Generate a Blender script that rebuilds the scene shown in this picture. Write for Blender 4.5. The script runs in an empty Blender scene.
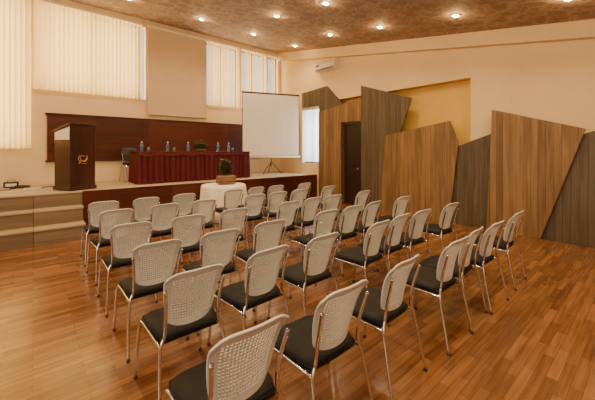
import bpy, bmesh, math, random
from mathutils import Vector, Matrix
random.seed(7)
D=bpy.data; C=bpy.context

# ---------------------------------------------------------------- materials
def newmat(name):
    m=D.materials.new(name); m.use_nodes=True
    nt=m.node_tree; b=nt.nodes["Principled BSDF"]; return m,nt,b
def simple(name,col,rough=.5,metal=0,var=.08,scale=6,bump=0,spec=None,trans=0,emis=None,estr=0,sheen=0):
    m,nt,b=newmat(name)
    b.inputs["Roughness"].default_value=rough; b.inputs["Metallic"].default_value=metal
    if spec is not None: b.inputs["Specular IOR Level"].default_value=spec
    b.inputs["Transmission Weight"].default_value=trans
    b.inputs["Sheen Weight"].default_value=sheen
    tc=nt.nodes.new("ShaderNodeTexCoord"); n=nt.nodes.new("ShaderNodeTexNoise")
    n.inputs["Scale"].default_value=scale; n.inputs["Detail"].default_value=4
    nt.links.new(tc.outputs["Object"],n.inputs["Vector"])
    r=nt.nodes.new("ShaderNodeValToRGB")
    r.color_ramp.elements[0].position=.3; r.color_ramp.elements[1].position=.7
    r.color_ramp.elements[0].color=tuple(c*(1-var) for c in col)+(1,)
    r.color_ramp.elements[1].color=tuple(min(1,c*(1+var)) for c in col)+(1,)
    nt.links.new(n.outputs["Fac"],r.inputs["Fac"]); nt.links.new(r.outputs["Color"],b.inputs["Base Color"])
    if bump:
        bp=nt.nodes.new("ShaderNodeBump"); bp.inputs["Strength"].default_value=bump; bp.inputs["Distance"].default_value=.02
        nt.links.new(n.outputs["Fac"],bp.inputs["Height"]); nt.links.new(bp.outputs["Normal"],b.inputs["Normal"])
    if emis:
        b.inputs["Emission Color"].default_value=emis+(1,); b.inputs["Emission Strength"].default_value=estr
    return m
def wood(name,c1,c2,grain='Z',across='Y',pw=.14,rough=.45,seam=.06,gs=9,seamdark=.4,pv=.3):
    """streaky wood with plank seams"""
    m,nt,b=newmat(name); L=nt.links; N=nt.nodes.new
    b.inputs["Roughness"].default_value=rough
    tc=N("ShaderNodeTexCoord"); sep=N("ShaderNodeSeparateXYZ"); L.new(tc.outputs["Object"],sep.inputs[0])
    dv=N("ShaderNodeMath"); dv.operation='DIVIDE'; dv.inputs[1].default_value=pw; L.new(sep.outputs[across],dv.inputs[0])
    fl=N("ShaderNodeMath"); fl.operation='FLOOR'; L.new(dv.outputs[0],fl.inputs[0])
    fr=N("ShaderNodeMath"); fr.operation='FRACT'; L.new(dv.outputs[0],fr.inputs[0])
    wn=N("ShaderNodeTexWhiteNoise"); wn.noise_dimensions='1D'; L.new(fl.outputs[0],wn.inputs["W"])
    mp=N("ShaderNodeMapping"); sc=[gs*3,gs*3,gs*3]; sc['XYZ'.index(grain)]=gs*.18; mp.inputs["Scale"].default_value=sc
    L.new(tc.outputs["Object"],mp.inputs["Vector"])
    off=N("ShaderNodeVectorMath"); off.operation='ADD'; L.new(mp.outputs[0],off.inputs[0])
    ms=N("ShaderNodeVectorMath"); ms.operation='SCALE'; ms.inputs["Scale"].default_value=30; L.new(wn.outputs["Color"],ms.inputs[0]); L.new(ms.outputs[0],off.inputs[1])
    no=N("ShaderNodeTexNoise"); no.inputs["Scale"].default_value=1; no.inputs["Detail"].default_value=6; no.inputs["Distortion"].default_value=.6
    L.new(off.outputs[0],no.inputs["Vector"])
    ad=N("ShaderNodeMath"); ad.operation='MULTIPLY_ADD'; ad.inputs[1].default_value=pv; L.new(wn.outputs["Value"],ad.inputs[0]); 
    sb=N("ShaderNodeMath"); sb.operation='SUBTRACT'; sb.inputs[1].default_value=pv/2; L.new(no.outputs["Fac"],sb.inputs[0]); L.new(sb.outputs[0],ad.inputs[2])
    r=N("ShaderNodeValToRGB"); r.color_ramp.elements[0].position=.32; r.color_ramp.elements[1].position=.68
    r.color_ramp.elements[0].color=c1+(1,); r.color_ramp.elements[1].color=c2+(1,); L.new(ad.outputs[0],r.inputs["Fac"])
    lt=N("ShaderNodeMath"); lt.operation='LESS_THAN'; lt.inputs[1].default_value=seam; L.new(fr.outputs[0],lt.inputs[0])
    mx=N("ShaderNodeMixRGB"); mx.blend_type='MULTIPLY'; mx.inputs[2].default_value=(seamdark,seamdark,seamdark,1)
    L.new(lt.outputs[0],mx.inputs[0]); L.new(r.outputs["Color"],mx.inputs[1]); L.new(mx.outputs[0],b.inputs["Base Color"])
    bp=N("ShaderNodeBump"); bp.inputs["Strength"].default_value=.15; bp.inputs["Distance"].default_value=.01
    L.new(ad.outputs[0],bp.inputs["Height"]); L.new(bp.outputs["Normal"],b.inputs["Normal"])
    return m

def floor_mat():
    m,nt,b=newmat("laminate_floor"); L=nt.links; N=nt.nodes.new
    tc=N("ShaderNodeTexCoord")
    br=N("ShaderNodeTexBrick"); br.offset=.37; br.offset_frequency=2
    br.inputs["Scale"].default_value=1; br.inputs["Brick Width"].default_value=.46; br.inputs["Row Height"].default_value=.066
    br.inputs["Mortar Size"].default_value=.0013; br.inputs["Bias"].default_value=0
    br.inputs["Color1"].default_value=(.135,.054,.019,1); br.inputs["Color2"].default_value=(.27,.125,.050,1)
    br.inputs["Mortar"].default_value=(.07,.03,.013,1)
    L.new(tc.outputs["Object"],br.inputs["Vector"])
    mp=N("ShaderNodeMapping"); mp.inputs["Scale"].default_value=(2.2,34,1); L.new(tc.outputs["Object"],mp.inputs["Vector"])
    no=N("ShaderNodeTexNoise"); no.inputs["Scale"].default_value=1; no.inputs["Detail"].default_value=6; L.new(mp.outputs[0],no.inputs["Vector"])
    r=N("ShaderNodeValToRGB"); r.color_ramp.elements[0].position=.3; r.color_ramp.elements[1].position=.7
    r.color_ramp.elements[0].color=(.66,.64,.62,1); r.color_ramp.elements[1].color=(1.2,1.2,1.2,1); L.new(no.outputs["Fac"],r.inputs["Fac"])
    mx=N("ShaderNodeMixRGB"); mx.blend_type='MULTIPLY'; mx.inputs[0].default_value=1
    L.new(br.outputs["Color"],mx.inputs[1]); L.new(r.outputs["Color"],mx.inputs[2]); L.new(mx.outputs[0],b.inputs["Base Color"])
    b.inputs["Roughness"].default_value=.19; b.inputs["Specular IOR Level"].default_value=.6
    return m
def ceiling_mat():
    m,nt,b=newmat("embossed_ceiling"); L=nt.links; N=nt.nodes.new
    tc=N("ShaderNodeTexCoord")
    n1=N("ShaderNodeTexNoise"); n1.inputs["Scale"].default_value=3.2; n1.inputs["Detail"].default_value=5; n1.inputs["Distortion"].default_value=2.2
    L.new(tc.outputs["Object"],n1.inputs["Vector"])
    v=N("ShaderNodeTexVoronoi"); v.feature='DISTANCE_TO_EDGE'; v.inputs["Scale"].default_value=5
    ad=N("ShaderNodeMixRGB"); ad.inputs[0].default_value=.35; L.new(tc.outputs["Object"],ad.inputs[1]); L.new(n1.outputs["Color"],ad.inputs[2]); L.new(ad.outputs[0],v.inputs["Vector"])
    r=N("ShaderNodeValToRGB"); r.color_ramp.elements[0].position=0; r.color_ramp.elements[1].position=.16
    r.color_ramp.elements[0].color=(.46,.34,.26,1); r.color_ramp.elements[1].color=(.28,.19,.14,1); L.new(v.outputs["Distance"],r.inputs["Fac"])
    L.new(r.outputs["Color"],b.inputs["Base Color"]); b.inputs["Roughness"].default_value=.75
    bp=N("ShaderNodeBump"); bp.inputs["Strength"].default_value=.6; bp.inputs["Distance"].default_value=.03; bp.invert=True
    L.new(v.outputs["Distance"],bp.inputs["Height"]); L.new(bp.outputs["Normal"],b.inputs["Normal"])
    return m
def blind_mat(name,col,tr=.45):
    m=D.materials.new(name); m.use_nodes=True; nt=m.node_tree; nt.nodes.clear(); N=nt.nodes.new; L=nt.links
    o=N("ShaderNodeOutputMaterial"); d=N("ShaderNodeBsdfDiffuse"); t=N("ShaderNodeBsdfTranslucent"); mx=N("ShaderNodeMixShader")
    tc=N("ShaderNodeTexCoord"); no=N("ShaderNodeTexNoise"); no.inputs["Scale"].default_value=3
    L.new(tc.outputs["Object"],no.inputs["Vector"])
    r=N("ShaderNodeValToRGB"); r.color_ramp.elements[0].color=tuple(c*.93 for c in col)+(1,); r.color_ramp.elements[1].color=col+(1,)
    L.new(no.outputs["Fac"],r.inputs["Fac"]); L.new(r.outputs[0],d.inputs[0]); L.new(r.outputs[0],t.inputs[0])
    mx.inputs[0].default_value=tr; L.new(d.outputs[0],mx.inputs[1]); L.new(t.outputs[0],mx.inputs[2]); L.new(mx.outputs[0],o.inputs[0])
    return m

M_wall=simple("cream_paint",(.80,.62,.37),.7,var=.03,scale=2)
M_yel=simple("yellow_paint",(.76,.50,.12),.7,var=.04,scale=2)
M_floor=floor_mat(); M_ceil=ceiling_mat()
M_blind=blind_mat("blind_fabric",(.84,.62,.27)); M_blindw=blind_mat("blind_fabric_cool",(.85,.86,.85),.5)
M_board=simple("pinboard_cream",(.66,.48,.29),.7,var=.03,scale=3)
M_frame=simple("window_frame_dark",(.08,.06,.05),.4)
M_wine=wood("wine_veneer",(.050,.009,.004),(.095,.018,.008),grain='X',across='X',pw=1.22,rough=.35,seam=.006,gs=4)
M_pod=wood("mahogany",(.030,.007,.004),(.065,.015,.008),grain='Z',across='X',pw=3,rough=.3,seam=0,gs=5)
M_brown=wood("plank_brown",(.155,.085,.033),(.30,.180,.075),pw=.11,gs=6,rough=.5,seam=.07,seamdark=.5,pv=.25)
M_grey=wood("plank_grey",(.070,.051,.032),(.135,.100,.062),pw=.11,gs=6,rough=.5,seam=.07,seamdark=.5,pv=.25)
M_door=wood("door_dark",(.014,.006,.004),(.028,.012,.007),pw=2,rough=.4,seam=0)
M_stage=simple("stage_carpet_beige",(.42,.34,.24),.85,var=.1,scale=20)
M_tread=wood("tread_wood",(.36,.26,.155),(.46,.34,.21),grain='X',across='X',pw=1.5,rough=.4,seam=.01,gs=4)
M_riser=wood("riser_wood",(.15,.10,.058),(.23,.16,.095),grain='X',across='X',pw=1.5,rough=.5,seam=.01,gs=4)
M_mesh=simple("chair_back_plastic",(.59,.61,.62),.38,var=.02)
M_seat=simple("black_upholstery",(.005,.005,.006),.6,var=.2,scale=60,bump=.1,spec=.25)
M_blk=simple("black_plastic",(.012,.012,.012),.4)
M_chrome=simple("chrome",(.72,.72,.72),.12,metal=1,var=.02)
M_white=simple("white_plastic",(.78,.76,.7),.4,var=.02)
M_screen=simple("screen_fabric",(.86,.82,.74),.6,var=.01)
M_skirt=simple("wine_satin",(.080,.003,.005),.5,var=.15,scale=4,spec=.3)
M_cloth=simple("white_cloth",(.80,.74,.62),.7,var=.03)
M_gold=simple("gold_metal",(.8,.5,.18),.3,metal=1)
M_pet=simple("bottle_plastic",(.75,.85,.9),.08,trans=.85)
M_label=simple("bottle_label",(.03,.12,.5),.4)
M_cap=simple("bottle_cap",(.7,.75,.85),.4)
M_leaf=simple("leaf_green",(.045,.09,.025),.5,var=.3,scale=20)
M_flow=simple("blossom_yellow",(.75,.42,.08),.5,var=.3,scale=20)
M_bark=wood("bark_planter",(.14,.075,.035),(.30,.18,.09),grain='X',across='Z',pw=.05,rough=.8)
M_trim=simple("dark_trim",(.10,.055,.03),.4)
M_lamp=simple("lamp_glow",(1,.9,.7),.4,emis=(1,.78,.42),estr=60)
M_rim=simple("lamp_rim",(.75,.6,.4),.3,metal=.6)

# ---------------------------------------------------------------- builder
class B:
    def __init__(s): s.v=[];s.f=[];s.m=[];s.s=[];s.mats=[]
    def mi(s,m):
        if m not in s.mats: s.mats.append(m)
        return s.mats.index(m)
    def add(s,vs,fs,mat,smooth=False,M=None):
        o=len(s.v); i=s.mi(mat)
        for p in vs:
            p=Vector(p); s.v.append(tuple(M@p if M else p))
        for f in fs: s.f.append([o+k for k in f]); s.m.append(i); s.s.append(smooth)
    def bm(s,bm,mat,smooth=False,M=None):
        bm.verts.index_update()
        s.add([v.co.copy() for v in bm.verts],[[v.index for v in f.verts] for f in bm.faces],mat,smooth,M); bm.free()
    def box(s,a,b,mat,bev=0,M=None,seg=2,smooth=False):
        bm=bmesh.new(); bmesh.ops.create_cube(bm,size=1)
        for v in bm.verts:
            v.co=Vector([(a[k]+b[k])/2+v.co[k]*(b[k]-a[k]) for k in range(3)])
        if bev: bmesh.ops.bevel(bm,geom=bm.edges[:],offset=bev,segments=seg,profile=.5,affect='EDGES')
        s.bm(bm,mat,smooth,M)
    def prism(s,pts,mat,axis,lo,hi,M=None,bev=0):
        """extrude 2D polygon along axis"""
        n=len(pts); vs=[]
        for h in (lo,hi):
            for p in pts:
                q=list(p); q.insert(axis,h); vs.append(q)
        fs=[list(range(n))[::-1],list(range(n,2*n))]+[[i,(i+1)%n,n+(i+1)%n,n+i] for i in range(n)]
        bm=bmesh.new(); bv=[bm.verts.new(v) for v in vs]
        for f in fs: bm.faces.new([bv[k] for k in f])
        bmesh.ops.recalc_face_normals(bm,faces=bm.faces[:])
        if bev: bmesh.ops.bevel(bm,geom=bm.edges[:],offset=bev,segments=1,affect='EDGES')
        s.bm(bm,mat,False,M)
    def tube(s,pts,r,mat,seg=8,M=None,smoothn=0):
        P=[Vector(p) for p in pts]
        if smoothn:
            Q=[]
            for i in range(len(P)-1):
                p0=P[max(i-1,0)];p1=P[i];p2=P[i+1];p3=P[min(i+2,len(P)-1)]
                for k in range(smoothn):
                    t=k/smoothn
                    Q.append(.5*((2*p1)+(-p0+p2)*t+(2*p0-5*p1+4*p2-p3)*t*t+(-p0+3*p1-3*p2+p3)*t**3))
            Q.append(P[-1]); P=Q
        T=[(P[min(i+1,len(P)-1)]-P[max(i-1,0)]).normalized() for i in range(len(P))]
        up=Vector((0,0,1)) if abs(T[0].z)<.9 else Vector((1,0,0))
        n=T[0].cross(up).normalized(); vs=[];fs=[]
        for i,p in enumerate(P):
            n=(n-T[i]*n.dot(T[i])).normalized(); b=T[i].cross(n)
            for k in range(seg):
                a=2*math.pi*k/seg; vs.append(p+(n*math.cos(a)+b*math.sin(a))*r)
        for i in range(len(P)-1):
            for k in range(seg):
                fs.append([i*seg+k,i*seg+(k+1)%seg,(i+1)*seg+(k+1)%seg,(i+1)*seg+k])
        fs.append(list(range(seg))[::-1]); fs.append([(len(P)-1)*seg+k for k in range(seg)])
        s.add(vs,fs,mat,True,M)
    def lathe(s,prof,mat,seg=16,M=None,fn=None,smooth=True):
        vs=[];fs=[]
        for r,z in prof:
            for k in range(seg):
                a=2*math.pi*k/seg; rr=fn(r,z,a) if fn else r
                vs.append((rr*math.cos(a),rr*math.sin(a),z))
        for i in range(len(prof)-1):
            for k in range(seg): fs.append([i*seg+k,i*seg+(k+1)%seg,(i+1)*seg+(k+1)%seg,(i+1)*seg+k])
        fs.append(list(range(seg))[::-1]); fs.append([(len(prof)-1)*seg+k for k in range(seg)])
        s.add(vs,fs,mat,smooth,M)
    def leaf(s,base,dir,up,L,W,mat):
        d=Vector(dir).normalized(); u=Vector(up); sd=d.cross(u).normalized(); b=Vector(base)
        vs=[b,b+d*L*.4+sd*W/2+u*L*.05,b+d*L-u*L*.12,b+d*L*.4-sd*W/2+u*L*.05,b+d*L*.45-u*L*.02]
        s.add(vs,[[0,1,4],[1,2,4],[2,3,4],[3,0,4]],mat)
    def mesh(s,name):
        me=D.meshes.new(name); me.from_pydata(s.v,[],s.f)
        for m in s.mats: me.materials.append(m)
        me.polygons.foreach_set("material_index",s.m); me.polygons.foreach_set("use_smooth",s.s); me.update(); return me
    def obj(s,name,loc=(0,0,0),rz=0):
        o=D.objects.new(name,s.mesh(name)); C.collection.objects.link(o); o.location=loc; o.rotation_euler=(0,0,rz); return o
def inst(name,me,loc,rot=(0,0,0)):
    o=D.objects.new(name,me); C.collection.objects.link(o); o.location=loc; o.rotation_euler=rot; return o

# ---------------------------------------------------------------- room shell
XL,XR,YB,YF=-3.5,7.1,-3.5,9.3      # left, right, rear (behind camera), stage wall
cz=lambda y: 3.62+.172*y
b=B(); b.box((XL-.2,YB-.2,-.1),(XR+.5,YF+.2,0),M_floor); b.obj("floor")
b=B(); y0,y1=YB-.2,YF+.2
vs=[(x,y,cz(y)+h) for h in (0,.12) for x,y in ((XL-.2,y0),(XR+.5,y0),(XR+.5,y1),(XL-.2,y1))]
b.add(vs,[[0,1,2,3],[7,6,5,4],[0,4,5,1],[1,5,6,2],[2,6,7,3],[3,7,4,0]],M_ceil); b.obj("ceiling")

def wall(name,axis,lo,hi,a0,a1,z1f,holes,mat):
    """axis 1: wall normal Y (spans X); axis 0: wall normal X (spans Y)"""
    cuts=sorted(set([a0,a1]+[h[k] for h in holes for k in (0,1)])); b=B()
    for i in range(len(cuts)-1):
        c0,c1=cuts[i],cuts[i+1]; mid=(c0+c1)/2
        hs=sorted([(h[2],h[3]) for h in holes if h[0]<mid<h[1]]); z=0
        segs=[]
        for h0,h1 in hs:
            if h0>z: segs.append((z,h0,False))
            z=h1
        segs.append((z,None,True))
        for s0,s1,top in segs:
            if top:
                t0,t1=(z1f(c0),z1f(c1))
                if axis==1: b.prism([(c0,s0),(c1,s0),(c1,t1),(c0,t0)],mat,1,lo,hi)
                else: b.prism([(c0,s0),(c1,s0),(c1,t1),(c0,t0)],mat,0,lo,hi)
            else:
                if axis==1: b.box((c0,lo,s0),(c1,hi,s1),mat)
                else: b.box((lo,c0,s0),(hi,c1,s1),mat)
    return b.obj(name)
WZ=5.02
backwin=[(-2.2,-.06,1.65,WZ),(.02,2.27,3.0,WZ),(2.29,2.40,3.0,WZ),(4.14,5.30,3.0,WZ),(5.42,6.42,3.0,WZ),(6.52,6.98,3.0,WZ)]
wall("wall_back",1,YF,YF+.2,XL,XR+.3,lambda x:cz(YF)+.0,backwin,M_wall)
sidewin=[(7.2,8.05,1.15,3.02)]
niche=[(2.63,6.5,0,3.15)]
wall("wall_right",0,XR,XR+.2,YB,YF,lambda y:cz(y),sidewin+niche,M_wall)
b=B(); b.box((XR+.2,2.4,0),(XR+.3,6.7,3.3),M_yel)
b.box((XR,6.49,0),(XR+.2,6.5,3.15),M_yel); b.box((XR+.01,2.63,3.14),(XR+.2,6.5,3.15),M_yel); b.obj("wall_niche")
added_leftwin=[(-2.2,0,1.0,2.7),(1,3.2,1.0,2.7),(4.2,6.4,1.0,2.7)]  # unseen openings, added to let fill light into the room
wall("wall_left",0,XL-.2,XL,YB,YF,lambda y:cz(y),added_leftwin,M_wall)
wall("wall_rear",1,YB-.2,YB,XL,XR+.3,lambda x:cz(YB),[],M_wall)
# beam along the right wall under the ceiling
b=B(); pts=[(YB,cz(YB)-.29),(YF,cz(YF)-.29),(YF,cz(YF)),(YB,cz(YB))]
b.prism(pts,M_wall,0,XR-.13,XR); b.obj("trim_beam_right")
b=B(); b.box((XL,YB,0),(XR,YB+.02,.1),M_trim); b.obj("baseboard_rear")
b=B(); b.box((XL,YB,0),(XL+.02,6.7,.1),M_trim); b.obj("baseboard_left")

# windows: frames + glass mullions
def window(i,a0,a1,z0,z1,axis,pos):
    b=B(); t=.05
    def bx(p,q,r,s):
        if axis==1: b.box((p,pos,r),(q,pos+.06,s),M_frame,.004)
        else: b.box((pos,p,r),(pos+.06,q,s),M_frame,.004)
    bx(a0,a0+t,z0,z1); bx(a1-t,a1,z0,z1); bx(a0+t,a1-t,z0,z0+t); bx(a0+t,a1-t,z1-t,z1)
    if a1-a0>.8:
        m=(a0+a1)/2; bx(m-t/2,m+t/2,z0+t,z1-t)
    return b.obj("window_%d"%i)
k=1
for w in backwin:
    if w[1]-w[0]>.2: window(k,*w,1,YF+.12); k+=1
window(k,*sidewin[0],0,XR+.12); k+=1
for w in added_leftwin: window(k,*w,0,XL-.18); k+=1  # frames for the added openings in the left wall

def blinds(a0,a1,z0,z1,axis,pos,mat,ang=28,pitch=.088):
    b=B(); n=int((a1-a0)/pitch); p=(a1-a0)/n; w=p*1.12/2
    for i in range(n):
        c=a0+p*(i+.5); an=math.radians(ang+random.uniform(-9,9)); dx=w*math.cos(an); dy=w*math.sin(an)
        if axis==1: q=[(c-dx,pos-dy),(c+dx,pos+dy)]
        else: q=[(pos+dy,c-dx),(pos-dy,c+dx)]
        (x0,y0),(x1,y1)=q
        b.add([(x0,y0,z0),(x1,y1,z0),(x1,y1,z1),(x0,y0,z1)],[[0,1,2,3]],mat)
        b.tube([(x0,y0,z0+.01),(x1,y1,z0+.01)],.006,mat,5)
    if axis==1: b.box((a0,pos-.03,z1),(a1,pos+.03,z1+.05),M_white,.005)
    else: b.box((pos-.03,a0,z1),(pos+.03,a1,z1+.05),M_white,.005)
    return b.obj("vertical_blind")
blinds(-2.22,-.03,1.62,WZ,1,YF-.07,M_blind)
blinds(0.01,2.29,2.97,WZ,1,YF-.07,M_blind)
blinds(4.16,5.32,2.97,WZ,1,YF-.07,M_blind)
blinds(5.41,6.44,2.97,WZ,1,YF-.07,M_blind)
blinds(6.5,6.97-.05,2.97,WZ,1,YF-.07,M_blind)
blinds(7.22,8.03,1.2,2.95,0,XR+.06,M_blindw,62,.11)
# roller board between the windows
b=B(); b.box((2.42,YF-.09,2.6),(4.13,YF-.07,WZ),M_board); b.tube([(2.42,YF-.08,2.6),(4.13,YF-.08,2.6)],.02,M_board)
b.tube([(2.42,YF-.08,WZ+.02),(4.13,YF-.08,WZ+.02)],.04,M_white); b.obj("roller_blind")
# wine veneer panel behind the head table
b=B(); b.box((.25,YF-.05,1.36),(6.2,YF,2.43),M_wine,.006); b.box((.22,YF-.07,2.43),(6.23,YF,2.47),M_wine,.005); b.box((.22,YF-.07,1.32),(6.23,YF,1.36),M_wine,.005)
b.obj("wall_panel_veneer")

# ---------------------------------------------------------------- stage and steps
SH=.8; SY=7.35
b=B(); xa,xb,ye=XL+.01,XR-.01,YF-.01
b.box((xa,SY,0),(xb,ye,SH-.03),M_riser); b.box((xa,SY-.02,SH-.03),(xb,ye,SH),M_stage,.004)
b.box((.74,SY-.03,0),(xb,SY,SH-.035),M_wine); b.box((.74,SY-.045,SH-.035),(xb,SY-.018,SH),M_wine,.006)
b.box((.74,SY-.045,0),(xb,SY-.03,.09),M_wine,.004)
b.obj("stage")
b=B()
for i,(yy,z) in enumerate(((6.75,.27),(7.05,.54))):
    b.box((xa,yy+.015,z-.27),(.72,SY-.02,z-.035),M_riser); b.box((xa,yy,z-.035),(.73,SY-.02,z),M_tread,.006)
b.obj("stage_steps")

# ---------------------------------------------------------------- right wall wood panels (Y,Z polygons)
def panel(pts,mat,x):
    b=B(); b.prism(pts,mat,0,x,x+.04,bev=.004)
    return b.obj("decorative_wood_panel")
panel([(8.03,3.05),(8.03,3.55),(6.84,3.62),(6.2,3.0),(6.2,2.7),(7.18,2.72),(7.18,3.05)],M_grey,7.05)
panel([(7.15,.0),(7.15,2.82),(5.3,3.08),(5.3,2.42),(6.2,2.42),(6.2,0)],M_brown,7.0)
panel([(5.42,0),(5.42,3.39),(3.9,2.86),(4.25,1.95),(4.45,0)],M_grey,6.95)
panel([(4.75,0),(4.6,1.97),(2.98,2.24),(2.80,1.78),(3.0,0)],M_brown,6.9)
panel([(3.05,0),(2.9,1.66),(2.12,1.96),(2.15,0)],M_grey,6.98)
panel([(2.27,0),(2.17,2.4),(.80,1.95),(1.40,0)],M_brown,6.92)
panel([(1.5,0),(.86,1.86),(-.4,2.3),(-.3,0)],M_grey,6.99)
panel([(-.2,0),(-.3,2.1),(-1.6,1.8),(-1.5,0)],M_brown,6.93)
panel([(-1.45,0),(-1.5,1.75),(-3.0,2.5),(-3.1,0)],M_grey,6.99)

# door
b=B()
b.box((7.12,5.47,.01),(7.17,6.16,2.36),M_door,.004)
b.box((7.06,5.42,0),(7.2,5.47,2.42),M_trim,.004); b.box((7.06,6.16,0),(7.2,6.2,2.42),M_trim,.004); b.box((7.06,5.47,2.36),(7.2,6.16,2.42),M_trim,.004)
for z0,z1 in ((.2,1.0),(1.15,2.2)): b.box((7.108,5.57,z0),(7.12,6.06,z1),M_door,.008)
b.tube([(7.12,5.55,1.05),(7.06,5.55,1.05),(7.06,5.67,1.05)],.01,M_chrome)
b.obj("door_1")

# air conditioner
b=B(); prof=[(0,0),(.2,.02),(.24,.1),(.22,.26),(.18,.3),(0,.3)]
b.prism([(-p,z) for p,z in prof],M_white,1,-.42,.42,bev=.008)
b.box((-.232,-.38,.03),(-.215,.38,.05),M_blk); b.box((-.243,.2,.15),(-.232,.36,.2),M_frame)
for z in (.2,.23,.26): b.box((-.228,-.38,z),(-.222,.38,z+.006),M_frame)
b.tube([(-.05,.42,.1),(-.03,.6,.1),(-.03,.62,.35)],.025,M_white)
b.obj("air_conditioner",(XR,6.78,4.08))

# ---------------------------------------------------------------- chairs
def chair_mesh(backmat=M_mesh,name="conference_chair"):
    b=B()
    def P(u,t):
        w=.136+.054*(t**.8)
        z=.50+.365*t-.036*(abs(u)**5)*(t**5)+.03*(abs(u)**4)*((1-t)**5)
        y=-.200-.10*t+.02*math.sin(t*math.pi)+.035*u*u-.012*t**6
        return Vector((u*w*(1-.04*(t**10)),y,z))
    bm=bmesh.new(); nu,nt_=20,20; G={}
    for i in range(nu+1):
        for j in range(nt_+1): G[i,j]=bm.verts.new(P(-1+2*i/nu,j/nt_))
    for i in range(nu):
        for j in range(nt_):
            A,Bv,Cv,Dv=G[i,j],G[i+1,j],G[i+1,j+1],G[i,j+1]
            if 2<=i<nu-2 and 2<=j<nt_-2:
                uc=-1+2*(i+.5)/nu; tc=(j+.5)/nt_; e=.40
                p=bm.verts.new(P(uc,tc-e/nt_)); q=bm.verts.new(P(uc+2*e/nu,tc)); r=bm.verts.new(P(uc,tc+e/nt_)); s=bm.verts.new(P(uc-2*e/nu,tc))
                for f in ((A,Bv,p),(Bv,q,p),(Bv,Cv,q),(Cv,r,q),(Cv,Dv,r),(Dv,s,r),(Dv,A,s),(A,p,s)): bm.faces.new(f)
            else: bm.faces.new((A,Bv,Cv,Dv))
    bmesh.ops.recalc_face_normals(bm,faces=bm.faces[:])
    bmesh.ops.solidify(bm,geom=bm.faces[:],thickness=.005)
    b.bm(bm,backmat,False)
    # raised rim
    rim=[P(-1,t/16) for t in range(17)]+[P(-1+2*k/12,1) for k in range(1,12)]+[P(1,1-t/16) for t in range(17)]+[P(1-2*k/12,0) for k in range(1,13)]
    b.tube(rim,.007,backmat,6)
    # seat
    bm=bmesh.new(); bmesh.ops.create_cube(bm,size=1)
    bmesh.ops.subdivide_edges(bm,edges=bm.edges[:],cuts=5,use_grid_fill=True)
    for v in bm.verts:
        x,y,z=v.co*2
        rr=1-.10*(x**4*y**4)
        w=.215+.012*y
        X=x*w*(1-.06*abs(y)**6)*rr*(1-.05*z*z); Y=.01+y*.215*(1-.05*abs(x)**4)*(1-.04*z*z)
        Z=.455+z*.032-.012*max(0,y)**3*2+(.012*(1-x*x)*(z>0))*-.5 - (.012*(abs(x)**8+abs(y)**8) if z>0 else 0)
        v.co=(X,Y,Z)
    b.bm(bm,M_seat,True)
    b.box((-.19,-.18,.405),(.19,.19,.424),M_blk,.008)
    for s in (-1,1):
        # rear leg continuing up behind the back
        b.tube([(s*.225,-.30,.008),(s*.215,-.26,.2),(s*.200,-.220,.40),(s*.172,-.212,.48),(s*.170,-.228,.60),(s*.178,-.255,.70),(s*.186,-.275,.77)],.0105,M_chrome,8,smoothn=5)
        # front leg + side rail
        b.tube([(s*.235,.235,.008),(s*.228,.215,.2),(s*.219,.19,.385),(s*.212,.15,.418),(s*.205,.0,.418),(s*.203,-.15,.418),(s*.2,-.212,.415)],.0105,M_chrome,8,smoothn=5)
        for y,x in ((-.30,.225),(.235,.235)): b.lathe([(.014,0),(.015,.004),(.013,.018)],M_blk,10,Matrix.Translation((s*x,y,0)))
    b.tube([(-.208,.12,.41),(.208,.12,.41)],.009,M_chrome,8); b.tube([(-.2,-.15,.41),(.2,-.15,.41)],.009,M_chrome,8)
    return b.mesh(name)
CH=chair_mesh()
cols=[.79,1.35,1.93,2.68,3.16,3.65,4.42]
rows=[1.08,1.88,2.62,3.45,4.35,5.15]
for j,ry in enumerate(rows):
    for i,cx in enumerate(cols):
        x=cx+(.04*j if i>=3 else 0)+random.uniform(-.02,.02)
        y=ry+.30+random.uniform(-.025,.025)
        if j==0 and i<2: x-=.06; y+=.03
        inst("conference_chair",CH,(x,y,0),(0,0,math.radians(random.uniform(-3.5,3.5))))
inst("speaker_chair",chair_mesh(M_blk,"speaker_chair"),(1.98,8.9,SH+.001),(0,0,math.pi+.1))

# ---------------------------------------------------------------- head table with pleated skirt
TX0,TX1,TY0,TY1=1.85,4.8,7.8,8.5; TZ=SH+.75
b=B(); b.box((TX0,TY0,TZ-.03),(TX1,TY1,TZ),M_skirt,.008)
per=[]; step=.02
def walk(p,q):
    L=(Vector(q)-Vector(p)).length; n=int(L/step)
    return [Vector(p).lerp(Vector(q),i/n) for i in range(n)]
cs=[(TX0,TY0),(TX1,TY0),(TX1,TY1),(TX0,TY1)]
path=[];nrm=[]
for i,nn in enumerate([(0,-1),(1,0),(0,1),(-1,0)]):
    w=walk(cs[i],cs[(i+1)%4]); path+=w; nrm+=[Vector(nn)]*len(w)
n=len(path); vs=[];fs=[]
zs=[TZ-.012,TZ-.12,SH+.35,SH+.012]; am=[.004,.012,.022,.028]
for z,a in zip(zs,am):
    for i,p in enumerate(path):
        o=a*(math.sin(i*2*math.pi/6.3)+.4*math.sin(i*.37))+a*.9+.006
        q=p+nrm[i]*o; vs.append((q.x,q.y,z))
for r in range(3):
    for i in range(n): fs.append([r*n+i,r*n+(i+1)%n,(r+1)*n+(i+1)%n,(r+1)*n+i])
b.add(vs,fs,M_skirt,True)
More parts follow.
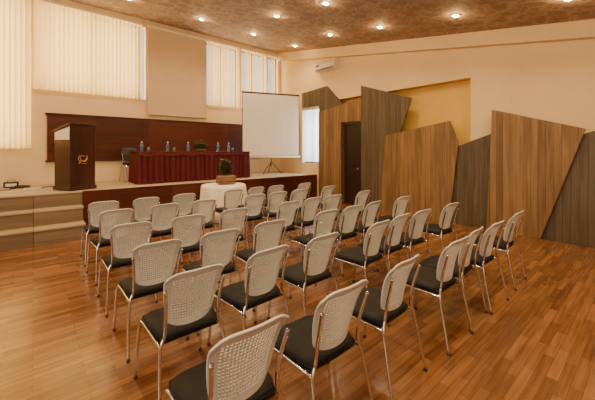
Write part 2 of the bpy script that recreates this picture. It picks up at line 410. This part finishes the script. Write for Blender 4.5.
# swagged valance along the front
vs=[];fs=[];m=90
for i in range(m+1):
    x=TX0+(TX1-TX0)*i/m; dip=.06+.05*abs(math.sin(i/m*math.pi*6))
    vs+=[(x,TY0-.035,TZ+.004),(x,TY0-.05,TZ-dip)]
for i in range(m): fs.append([2*i,2*i+1,2*i+3,2*i+2])
b.add(vs,fs,M_skirt,True); b.box((TX0-.02,TY0-.04,TZ),(TX1+.02,TY1+.02,TZ+.008),M_skirt,.003)
b.obj("head_table")
TT=TZ+.008
def bottle():
    b=B()
    b.lathe([(.03,0),(.034,.01),(.034,.07),(.033,.075),(.034,.15),(.030,.18),(.015,.21),(.013,.225)],M_pet,14)
    b.lathe([(.0345,.075),(.0355,.08),(.0355,.145),(.0345,.15)],M_label,14)
    b.lathe([(.015,.222),(.016,.226),(.016,.245),(.013,.25)],M_cap,12)
    return b.mesh("water_bottle")
BM=bottle()
for x,y in ((1.98,8.05),(2.6,8.1),(3.08,8.0),(3.92,8.0),(4.25,8.0)): inst("water_bottle",BM,(x,y,TT))
def glass():
    b=B(); b.lathe([(.028,0),(.034,.11),(.031,.11),(.026,.01)],M_pet,14); return b.mesh("drinking_glass")
GM=glass()
for x,y in ((2.12,8.0),(2.74,8.05),(4.38,8.02)): inst("drinking_glass",GM,(x,y,TT))
b=B(); b.lathe([(.07,0),(.11,.02),(.14,.07),(.13,.07),(.1,.03)],M_bark,18)
for i in range(90):
    a=random.uniform(0,6.28); e=random.uniform(.35,1.4); d=(math.cos(a)*math.cos(e),math.sin(a)*math.cos(e),math.sin(e))
    b.leaf((random.uniform(-.06,.06),random.uniform(-.06,.06),.05),d,(0,0,1),random.uniform(.18,.30),.05,M_leaf)
for i in range(16):
    a=random.uniform(0,6.28); r=random.uniform(0,.15); z=.24+random.uniform(-.06,.08)
    Mx=Matrix.Translation((r*math.cos(a),r*math.sin(a),z))
    for k in range(6): b.leaf(Mx@Vector((0,0,0)),(math.cos(k*1.05),math.sin(k*1.05),.5),(0,0,1),.042,.026,M_flow)
    b.tube([(r*.3*math.cos(a),r*.3*math.sin(a),.05),(r*math.cos(a),r*math.sin(a),z)],.003,M_leaf,5)
b.obj("flower_arrangement",(3.5,8.15,TT))

# ---------------------------------------------------------------- podium
b=B(); W,Dp,H=.25,.24,1.30
b.box((-W-.02,-Dp-.02,0),(W+.02,Dp+.02,.08),M_pod,.008)
b.prism([(-Dp,.08),(Dp,.08),(Dp,H-.12),(-Dp,H)],M_pod,0,-W,W,bev=.006)
b.prism([(-Dp-.02,H-.01),(Dp+.03,H-.14),(Dp+.03,H-.11),(-Dp-.02,H+.03)],M_pod,0,-W-.02,W+.02,bev=.005)
b.box((-W+.03,-Dp-.008,.16),(W-.03,-Dp,H-.1),M_pod,.004)
b.prism([(-Dp+.01,H-.30),(Dp-.02,H-.30),(Dp-.02,H-.15),(-Dp+.01,H-.05)],M_cloth,0,-W-.008,-W,bev=.002)
# gold emblem
Me=Matrix.Translation((-.01,-Dp-.014,.62))
sp=[(.012*k**.5*math.cos(k*.55)*1.9,0,.012*k**.5*math.sin(k*.55)*1.9+.03) for k in range(1,13)]
b.tube(sp,.006,M_gold,6,Me,smoothn=3)
b.tube([(-.08,0,-.09),(-.03,0,-.03),(.03,0,-.06),(.085,0,.0),(.07,0,.07)],.006,M_gold,6,Me,smoothn=5)
b.tube([(-.06,0,.07),(-.09,0,.0),(-.03,0,-.08),(.06,0,-.1)],.006,M_gold,6,Me,smoothn=5)
b.obj("podium",(.66,7.74,SH+.001),math.radians(27))
# ---------------------------------------------------------------- projection screen on tripod
b=B(); w=.97; zb,zt=1.39-SH,3.45-SH
b.box((-w,-.004,zb),(w,.004,zt),M_screen)
for a_,b_ in (((-w,-.006,zb),(-w+.02,-.004,zt)),((w-.02,-.006,zb),(w,-.004,zt)),((-w,-.006,zt-.03),(w,-.004,zt)),((-w,-.006,zb),(w,-.004,zb+.02))): b.box(a_,b_,M_blk)
b.tube([(-w-.03,0,zb-.02),(w+.03,0,zb-.02)],.028,M_white,12); b.tube([(-w-.01,0,zt+.01),(w+.01,0,zt+.01)],.014,M_blk,8)
b.tube([(0,.06,.25),(0,.06,zt+.02)],.014,M_blk,8); b.tube([(0,.06,zt+.01),(0,0,zt+.01)],.01,M_blk,6); b.tube([(0,.06,zb-.02),(0,0,zb-.02)],.014,M_blk,6)
for a in (90,210,330):
    a=math.radians(a); b.tube([(0,.06,.42),(.38*math.cos(a),.06+.38*math.sin(a),.012)],.01,M_blk,6)
b.obj("projection_screen",(5.97,8.3,SH),math.radians(-20))

# ---------------------------------------------------------------- round table with cloth + planter
b=B()
prof=[(.001,.80),(.3,.80),(.47,.80),(.5,.79),(.515,.74),(.53,.5),(.545,.25),(.555,.01)]
def fold(r,z,a):
    k=max(0,(.78-z))/.78; return r+(.035*math.sin(a*9)+.012*math.sin(a*17+1))*k
b.lathe(prof,M_cloth,96,fn=fold); 
b.obj("draped_round_table",(3.40,6.64,0))
b=B()
b.box((-.16,-.11,0),(.16,.11,.015),M_bark,.004)
for k in range(4):
    z=.015+k*.046
    b.tube([(-.20,-.12,z+.023),(.20,-.12,z+.023)],.023,M_bark,8); b.tube([(-.20,.12,z+.023),(.20,.12,z+.023)],.023,M_bark,8)
    b.tube([(-.17,-.14,z+.023),(-.17,.14,z+.023)],.021,M_bark,8); b.tube([(.17,-.14,z+.023),(.17,.14,z+.023)],.021,M_bark,8)
b.box((-.16,-.11,.015),(.16,.11,.165),M_trim)
for sx in (-.07,.0,.06):
    top=(sx*1.3,random.uniform(-.03,.03),random.uniform(.5,.68)); b.tube([(sx,0,.15),(sx*.8+.02,.01,.32),top],.012,M_bark,6,smoothn=4)
    for i in range(70):
        t=random.uniform(.2,1); a=random.uniform(0,6.28); e=random.uniform(-.2,1)
        b.leaf((sx+(top[0]-sx)*t,0,.15+(top[2]-.15)*t),(math.cos(a)*math.cos(e),math.sin(a)*math.cos(e),math.sin(e)),(0,0,1),random.uniform(.09,.14),.055,M_leaf)
b.obj("potted_plant",(3.44,6.60,.802),math.radians(-15))

# ---------------------------------------------------------------- cables and power box on stage
b=B(); pts=[(-.9+.1*k+.06*math.sin(k*2.1),8.5+.12*math.sin(k*1.3),.012) for k in range(13)]
b.tube(pts,.009,M_blk,6,smoothn=4)
pts=[(-.3+.16*math.cos(k*.7),8.62+.12*math.sin(k*.7),.012+.002*k) for k in range(22)]
b.tube(pts,.008,M_blk,6,smoothn=3); b.obj("cable_coil",(.1,0,SH))
b=B(); b.box((-.13,-.05,0),(.13,.05,.05),M_white,.01)
for k in range(4): b.box((-.1+k*.055,-.02,.05),(-.06+k*.055,.02,.053),M_blk)
b.obj("power_strip",(.0,8.15,SH+.001),.3)
b=B(); b.box((-.12,-.1,0),(.12,.1,.12),M_blk,.01); b.tube([(-.06,0,.12),(-.06,0,.16),(.06,0,.16),(.06,0,.12)],.008,M_blk,6); b.box((-.09,-.104,.03),(.09,-.1,.09),M_white)
b.obj("amplifier_box",(-.35,9.0,SH+.001))

# ---------------------------------------------------------------- lights
b=B(); b.lathe([(.06,-.012),(.095,-.012),(.10,.0),(.06,.0)],M_rim,24); b.lathe([(.001,-.035),(.035,-.03),(.058,-.01),(.06,0)],M_lamp,20); DL=b.mesh("ceiling_downlight")
pos=[(x,y) for x in (5.8,4.1,2.4,.7,-1.0) for y in (-1.0,.85,2.4,4.0,5.5)]+[(x,7.55) for x in (-1.6,0,1.6,3.25,4.8,6.35)]
sl=math.atan(.172)
for x,y in pos:
    z=cz(y); o=inst("ceiling_downlight",DL,(x,y,z),(sl,0,0))
    L=D.lights.new("downlight_spot",'SPOT'); L.energy=86; L.color=(1,.69,.37); L.spot_size=math.radians(140); L.spot_blend=.8; L.shadow_soft_size=.06
    lo=D.objects.new("downlight_spot",L); C.collection.objects.link(lo); lo.parent=o; lo.location=(0,0,-.05)
    L=D.lights.new("downlight_bulb",'POINT'); L.energy=8; L.color=(1,.60,.24); L.shadow_soft_size=.03
    lo=D.objects.new("downlight_bulb",L); C.collection.objects.link(lo); lo.parent=o; lo.location=(0,0,-.09)
def area(name,loc,rot,sx,sy,e,col):
    L=D.lights.new(name,'AREA'); L.shape='RECTANGLE'; L.size=sx; L.size_y=sy; L.energy=e; L.color=col
    o=D.objects.new(name,L); C.collection.objects.link(o); o.location=loc; o.rotation_euler=rot
for w in backwin:
    a=(w[1]-w[0])*(w[3]-w[2]); area("left_fill_light",((w[0]+w[1])/2,YF+.4,(w[2]+w[3])/2),(math.radians(-90),0,0),w[1]-w[0],w[3]-w[2],33*a,(1,.78,.42))
for w in added_leftwin: area("left_fill_light",(XL-.4,(w[0]+w[1])/2,1.85),(0,math.radians(-90),0),1.7,w[1]-w[0],38,(1,.88,.70))  # added fill lights outside the unseen left openings
area("left_fill_light",(XR+.5,7.62,2.1),(0,math.radians(90),0),1.8,.8,80,(.9,.95,1))
w=D.worlds.new("World"); C.scene.world=w; w.use_nodes=True
bg=w.node_tree.nodes["Background"]; bg.inputs[0].default_value=(.85,.92,1,1); bg.inputs[1].default_value=1.2

# ---------------------------------------------------------------- camera
cd=D.cameras.new("camera"); cam=D.objects.new("camera",cd); C.collection.objects.link(cam)
cam.location=(0,0,1.6); cam.rotation_euler=(math.radians(90),0,math.radians(-40.5))
cd.sensor_width=36; cd.sensor_fit='HORIZONTAL'; cd.lens=310/595*36; cd.shift_y=-50/595; cd.clip_start=.05
C.scene.camera=cam
